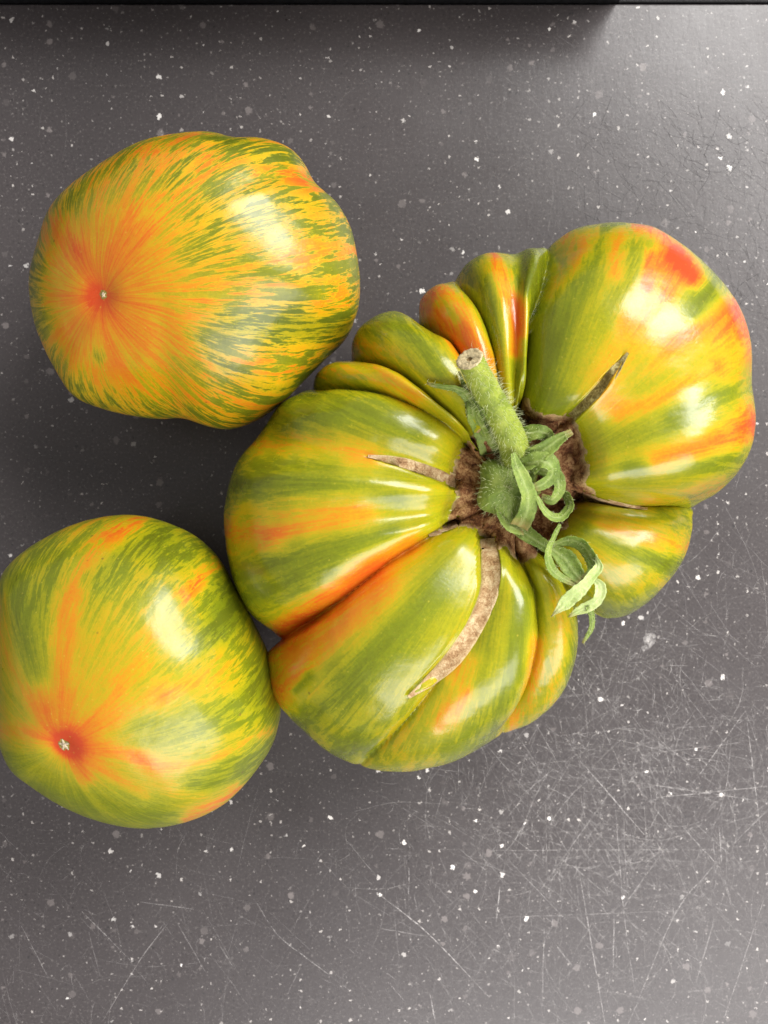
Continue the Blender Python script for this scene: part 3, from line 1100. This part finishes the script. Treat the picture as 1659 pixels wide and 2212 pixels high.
sepal([(560, 800, .25), (520, 660, .55), (460, 540, .75), (410, 440, .85), (330, 385, .8), (230, 365, .82), (135, 345, .9)],
      [120, 130, 110, 70, 38, 28, 16], roll=(0.5, 0.9, 0.6), cup=0.5)
sepal([(520, 700, .5), (430, 480, .95), (385, 380, 1.15), (345, 270, 1.3)], [60, 70, 50, 10], roll=(1.0, 1.2), cup=0.3)
sepal([(440, 560, .8), (430, 470, 1.0), (462, 375, 1.2)], [70, 60, 10], roll=0.6)
sepal([(700, 900, .55), (800, 850, .75), (900, 780, .85), (1000, 710, .9), (1085, 660, 1.0)], [110, 110, 95, 62, 34], roll=(0.5, 0.2, -0.2), cup=0.5)
sepal([(720, 720, .5), (800, 670, .72), (880, 660, .80), (925, 690, .70), (890, 725, .55)], [90, 85, 75, 60, 40], roll=(0.2, -0.6))
sepal([(770, 960, .5), (800, 890, .75), (880, 850, .9), (950, 890, .92), (940, 960, .85), (880, 1010, .85), (835, 1030, .8)],
      [110, 115, 105, 95, 80, 60, 40], roll=(0.1, 0.5, 0.2), cup=0.35)
sepal([(880, 900, .45), (970, 950, .66), (995, 1030, .72), (950, 1105, .72), (880, 1085, .66)], [90, 85, 72, 60, 40], roll=(0.2, 0.7), cup=0.45)
sepal([(690, 800, .95), (715, 880, .92), (765, 980, .9), (800, 1080, .88), (785, 1190, .75), (735, 1280, .5)],
      [26, 60, 88, 92, 96, 100], roll=(0.2, 0.35, 0.1), cup=0.35)
sepal([(850, 1085, .8), (885, 1160, .82), (960, 1225, .82), (1030, 1215, .75), (1072, 1140, .62), (1030, 1060, .5), (960, 1060, .4)],
      [22, 42, 58, 62, 56, 60, 80], roll=(0.4, 0.8, 1.0), cup=0.3)
sepal([(600, 1100, .38), (620, 1210, .45), (680, 1285, .45), (760, 1300, .4)], [70, 70, 74, 80], roll=(0.7, 0.6))
sepal([(680, 1230, .3), (780, 1330, .38), (880, 1390, .48), (960, 1440, .6)], [110, 90, 70, 60], roll=0.1, cup=0.4)
sepal([(1000, 1270, .75), (960, 1350, .85), (928, 1430, .92), (930, 1520, .95), (985, 1605, .95), (1125, 1672, .95)],
      [36, 48, 54, 58, 58, 26], roll=(0.9, 0.7, 0.5), cup=0.3)
sepal([(950, 1420, .6), (1030, 1490, .72), (1080, 1560, .85), (1150, 1640, .95)], [50, 105, 110, 60], roll=(0.1, 0.0), cup=0.35)
sepal([(960, 1400, .62), (1060, 1375, .72), (1150, 1410, .8), (1205, 1490, .88), (1225, 1570, .95), (1170, 1640, 1.0)],
      [40, 66, 80, 76, 66, 50], roll=(-0.5, -0.8, -0.5), cup=0.4)
sepal([(1235, 1470, .95), (1255, 1550, 1.06), (1200, 1610, 1.12), (1120, 1690, 1.1), (1040, 1780, 1.0), (948, 1872, .9)],
      [14, 56, 70, 96, 84, 6], M_pale, roll=(-0.9, 0.5, -0.2), cup=0.5, label="pale bleached sepal tip", hairs=15)
sepal([(1215, 1610, 1.05), (1262, 1670, 1.02), (1240, 1750, .95), (1160, 1810, .88), (1065, 1872, .8)],
      [20, 64, 84, 70, 8], M_pale, roll=(-0.7, 0.5, -0.3), cup=0.55, label="pale bleached sepal tip", hairs=15)
sepal([(1185, 1790, .9), (1212, 1880, .75), (1205, 1960, .6), (1155, 2042, .45)], [44, 34, 30, 12], roll=0.3)

hv, hf = [], []
for p, d, ln in hair_roots:
    d = d / (np.linalg.norm(d) + 1e-9)
    s = np.cross(d, rng.normal(0, 1, 3))
    s /= np.linalg.norm(s) + 1e-9
    b = np.cross(d, s)
    bend = rng.normal(0, 0.2, 3) * ln
    k = len(hv)
    for t, w in ((0.0, 0.0034), (0.55, 0.0026)):
        for a in (0, 2.094, 4.188):
            hv.append(p + d * ln * t + bend * t * t * 0.4 + (s * math.cos(a) + b * math.sin(a)) * w)
    hv.append(p + d * ln + bend)
    for j in range(3):
        j2 = (j + 1) % 3
        hf += [(k + j, k + j2, k + 3 + j2), (k + j, k + 3 + j2, k + 3 + j), (k + 3 + j, k + 3 + j2, k + 6)]
hair = mesh_obj("stem_hair", hv, hf, M_hair, stem)
hair["kind"] = "stuff"

# ------------------------------------------------------------------ the two round tomatoes


def round_tomato(outline, cpx, zc, a, b, pole, creases, nt=720, nu=240, sm=14, seed=0):
    """oblate body about its own tilted axis; creases (angle about the pole, depth, width) deepen away from the blossom end"""
    c = unproj(cpx[0], cpx[1], zc)
    pole = np.asarray(pole, float)
    pole /= np.linalg.norm(pole)
    ex = np.cross([0, 1, 0], pole)
    ex /= np.linalg.norm(ex)
    ey = np.cross(pole, ex)
    th = np.linspace(-math.pi, math.pi, nt, endpoint=False)
    u = np.linspace(0, 1, nu)
    ph = (math.pi * (0.003 + 0.994 * u))[:, None]
    e = 2 / 2.15
    r = a * np.sin(ph) ** e * np.ones((1, nt))
    z = b * np.sign(np.cos(ph)) * np.abs(np.cos(ph)) ** e * np.ones((1, nt))
    TH = np.broadcast_to(th, (nu, nt))
    d = np.zeros((nu, nt))
    for ang, dep, wid in creases:
        x = np.abs((TH - ang + math.pi) % (2 * math.pi) - math.pi)
        d += dep * np.exp(-(x / wid) ** 1.5)
    grow = sstep(0.28, 0.62, u)[:, None]
    r = r * (1 - d * grow)
    z = z * (1 - 0.4 * d * grow)
    rgen = np.random.default_rng(seed)
    for k in (2, 3, 5):
        r = r * (1 + 0.010 * np.cos(k * TH + rgen.uniform(0, 6)) * np.sin(ph))
    z = z - 0.10 * np.exp(-(r / 0.35) ** 2) * (z > 0)
    z = z + 0.5 * np.exp(-(r / 0.8) ** 2) * (z < 0)
    V = c + (r * np.cos(TH)).ravel()[:, None] * ex + (r * np.sin(TH)).ravel()[:, None] * ey + z.ravel()[:, None] * pole
    V = V + grid_normals(V, nt, nu) * (0.025 * fbm(V, 0.8, seed + 40) + 0.008 * fbm(V, 2.6, seed + 41))[:, None]
    V[:, 2] -= V[:, 2].min()
    for _ in range(3):
        V = fit_outline(V, outline, cpx, c[:2], it=3, sm=sm)
        V[:, 2] -= V[:, 2].min()
    polar = np.stack([np.cos(TH).ravel(), np.sin(TH).ravel(), np.broadcast_to(u[:, None] * 1.5, TH.shape).ravel()], 1)
    uu = np.broadcast_to(u[:, None], TH.shape).ravel()
    return V, grid_faces(nt, nu), grid_normals(V, nt, nu), polar, uu, nt, nu


def blossom(V, N, nt, parent, ring, rad, star, seed):
    """dry star-shaped scar at the blossom end"""
    r = random.Random(seed)
    c, n = V[:nt].mean(0), N[:nt].mean(0)
    n /= np.linalg.norm(n)
    ex = np.cross(n, [0, 1, 0.1])
    ex /= np.linalg.norm(ex)
    ey = np.cross(n, ex)
    G2 = V[: nt * 40]
    rel = G2 - c
    h = rel @ n
    lat = np.hypot(rel @ ex, rel @ ey)

    def hgt(q):
        return float(np.interp(q, *(lambda o: (lat[o], h[o]))(np.argsort(lat))))
    def disc(name, rmax, spikes, lift, mat, par):
        v, f = [c + n * (hgt(0) + lift * 1.5)], []
        nn = 40
        for k in range(1, 5):
            for j in range(nn):
                a = 2 * math.pi * j / nn
                sh = 1 + (spikes * math.cos(5 * a + 1.0) + r.uniform(-0.15, 0.15)) * k / 4
                q = rmax * k / 4 * sh
                v.append(c + ex * q * math.cos(a) + ey * q * math.sin(a) + n * (hgt(q) + lift * (1 - (k / 4) ** 2) + 0.002 + r.uniform(0, lift * 0.3)))
        for j in range(nn):
            f.append((0, 1 + j, 1 + (j + 1) % nn))
        for k in range(3):
            for j in range(nn):
                f.append((1 + k * nn + j, 1 + (k + 1) * nn + j, 1 + (k + 1) * nn + (j + 1) % nn, 1 + k * nn + (j + 1) % nn))
        return mesh_obj(name, v, f, mat, par)
    s = disc("blossom_scar", ring, 0.08, 0.006, M_ring, parent)
    disc("dry_tip", rad, star, 0.03, M_tip, s)


OUT_A = [(62, 620), (66, 575), (78, 530), (103, 455), (150, 400), (220, 350), (300, 306), (380, 288), (450, 284), (505, 296), (560, 297), (620, 316),
         (655, 350), (682, 396), (722, 432), (755, 485), (771, 550), (778, 620), (770, 680), (745, 735), (700, 780), (655, 825), (612, 868),
         (562, 905), (500, 927), (450, 921), (395, 904), (340, 905), (285, 898), (225, 884), (160, 856), (120, 800), (92, 745), (72, 690)]
AV, AF, AN, Apol, Au, ant, anu = round_tomato(OUT_A, (425, 605), 2.7, 3.3, 2.75, (-0.47, -0.31, 0.85),
                                             [(1.15, 0.08, 0.25), (0.42, 0.09, 0.22), (-1.05, 0.08, 0.25), (-0.45, 0.05, 0.2),
                                              (2.6, 0.05, 0.3), (-2.3, 0.05, 0.3)], seed=2)
tomA = thing("tomato", "golden yellow tomato with jagged green flecks, resting stem down beside the dark upper board", "tomato",
             "striped heirloom tomatoes")
STROKES_A = [
    ([(205, 625), (172, 545)], 20, 0.15), ([(208, 640), (245, 560), (300, 480)], 30, 0.10), ([(208, 640), (270, 700), (400, 760)], 24, 0.12),
    ([(215, 640), (330, 655)], 16, 0.08), ([(208, 640), (140, 640)], 15, 0.10), ([(205, 645), (160, 730), (140, 800)], 24, 0.08), ([(208, 640), (230, 780)], 18, 0.08),
    ([(170, 540), (140, 480)], 24, 0.12), ([(260, 560), (370, 420), (440, 350)], 45, 0.08), ([(300, 330), (400, 300), (440, 330)], 18, 0.14),
    ([(370, 400), (450, 310), (520, 305)], 16, -0.22), ([(420, 560), (480, 470), (560, 420)], 42, -0.13), ([(560, 330), (640, 340)], 18, -0.22), ([(510, 400), (600, 370), (680, 400)], 14, 0.20),
    ([(600, 560), (760, 560)], 22, 0.08), ([(420, 640), (600, 620)], 26, 0.10), ([(480, 680), (640, 660), (770, 640)], 26, -0.14), ([(460, 730), (600, 720), (740, 710)], 34, -0.28),
    ([(690, 650), (740, 650)], 22, 0.22), ([(380, 820), (560, 850)], 40, 0.02), ([(480, 790), (600, 840), (680, 800)], 16, -0.26), ([(75, 560), (70, 620), (85, 700)], 18, -0.26),
    ([(110, 770), (170, 850), (240, 885)], 26, -0.22), ([(130, 430), (170, 440)], 20, -0.20), ([(290, 895), (400, 890), (520, 915)], 18, -0.14), ([(640, 440), (700, 440), (760, 500)], 20, -0.1),
    ([(250, 800), (420, 880)], 30, 0.08), ([(210, 770), (215, 775)], 14, -0.3), ([(520, 780), (640, 790)], 24, 0.14),
]
ripeA = paint(AV, AN, 0.55 + 0.12 * (1 - sstep(0.0, 0.30, Au)) - 0.02 * sstep(0.45, 0.8, Au), STROKES_A)
mesh_obj("skin", AV, AF, M_a, tomA, attrs={"polar": ('FLOAT_VECTOR', Apol), "ripe": ('FLOAT', ripeA),
                                           "far": ('FLOAT', 0.30 + 0.70 * sstep(0.06, 0.36, Au))})
blossom(AV, AN, ant, tomA, 0.085, 0.045, 0.3, 1)

OUT_B = [(-22, 1450), (-20, 1380), (-10, 1300), (2, 1245), (40, 1200), (100, 1160), (170, 1129), (250, 1113), (320, 1117), (400, 1145), (450, 1180),
         (484, 1222), (520, 1290), (552, 1350), (580, 1410), (600, 1470), (607, 1530), (592, 1600), (560, 1655), (522, 1702), (480, 1740),
         (420, 1770), (350, 1787), (280, 1788), (200, 1770), (130, 1740), (70, 1702), (20, 1660), (-8, 1590), (-18, 1520)]
BBV, BBF, BBN, Bpol, Bu, bnt, bnu = round_tomato(OUT_B, (298, 1455), 2.6, 3.05, 2.65, (-0.30, -0.36, 0.88),
                                                [(0.3, 0.03, 0.3), (2.4, 0.05, 0.3), (-1.6, 0.02, 0.3), (-2.9, 0.02, 0.3)], seed=5)
tomB = thing("tomato", "smooth round green tomato with orange star streaks, cut off by the left picture edge", "tomato",
             "striped heirloom tomatoes")
STROKES_B = [
    ([(300, 1118), (215, 1185), (155, 1290), (135, 1420), (118, 1520)], 28, 0.20), ([(250, 1150), (290, 1130)], 24, 0.2), ([(0, 1300), (30, 1430), (110, 1570)], 24, 0.18),
    ([(400, 1285), (440, 1240), (470, 1215)], 18, 0.40), ([(360, 1500), (450, 1470), (540, 1390)], 28, 0.20), ([(140, 1605), (240, 1560), (350, 1525)], 26, 0.18),
    ([(140, 1605), (200, 1550), (260, 1500)], 18, 0.12), ([(140, 1605), (150, 1510)], 22, 0.14), ([(140, 1605), (260, 1625), (360, 1655), (450, 1645), (580, 1580)], 16, 0.24),
    ([(140, 1605), (220, 1660), (310, 1720)], 15, 0.18), ([(140, 1605), (185, 1680)], 14, 0.26), ([(140, 1605), (60, 1585), (0, 1575)], 18, 0.18), ([(300, 1640), (360, 1700), (430, 1720)], 18, 0.14), ([(400, 1770), (470, 1735), (510, 1700)], 12, 0.32),
    ([(20, 1250), (50, 1350), (70, 1450)], 30, -0.24), ([(80, 1190), (130, 1200), (90, 1300)], 22, -0.14), ([(200, 1250), (260, 1190), (340, 1150)], 26, -0.20), ([(350, 1200), (440, 1190), (480, 1260)], 36, -0.22),
    ([(480, 1320), (560, 1440), (590, 1520)], 40, -0.26), ([(430, 1400), (480, 1340)], 26, -0.2), ([(560, 1490), (440, 1540), (300, 1560)], 26, -0.10), ([(40, 1690), (180, 1750), (330, 1775)], 46, -0.24), ([(420, 1690), (520, 1650), (580, 1610)], 26, -0.26),
    ([(180, 1460), (260, 1400), (330, 1380)], 70, 0.10), ([(20, 1640), (90, 1640)], 24, -0.1), ([(300, 1560), (420, 1580), (520, 1560)], 20, -0.06), ([(250, 1470), (310, 1440)], 20, 0.12),
]
ripeB = paint(BBV, BBN, 0.43 + 0.11 * (1 - sstep(0.0, 0.16, Bu)), STROKES_B)
mesh_obj("skin", BBV, BBF, M_b, tomB, attrs={"polar": ('FLOAT_VECTOR', Bpol), "ripe": ('FLOAT', ripeB),
                                             "far": ('FLOAT', 0.25 + 0.75 * sstep(0.12, 0.5, Bu))})
blossom(BBV, BBN, bnt, tomB, 0.12, 0.085, 0.45, 2)

for nm, (p, q) in {"A": (AV, AF), "B": (BBV, BBF)}.items():
    print(nm, "zmax", p[:, 2].max(), "pole px", proj(p[:1]))
print("big zmax", BV[:, 2].max())
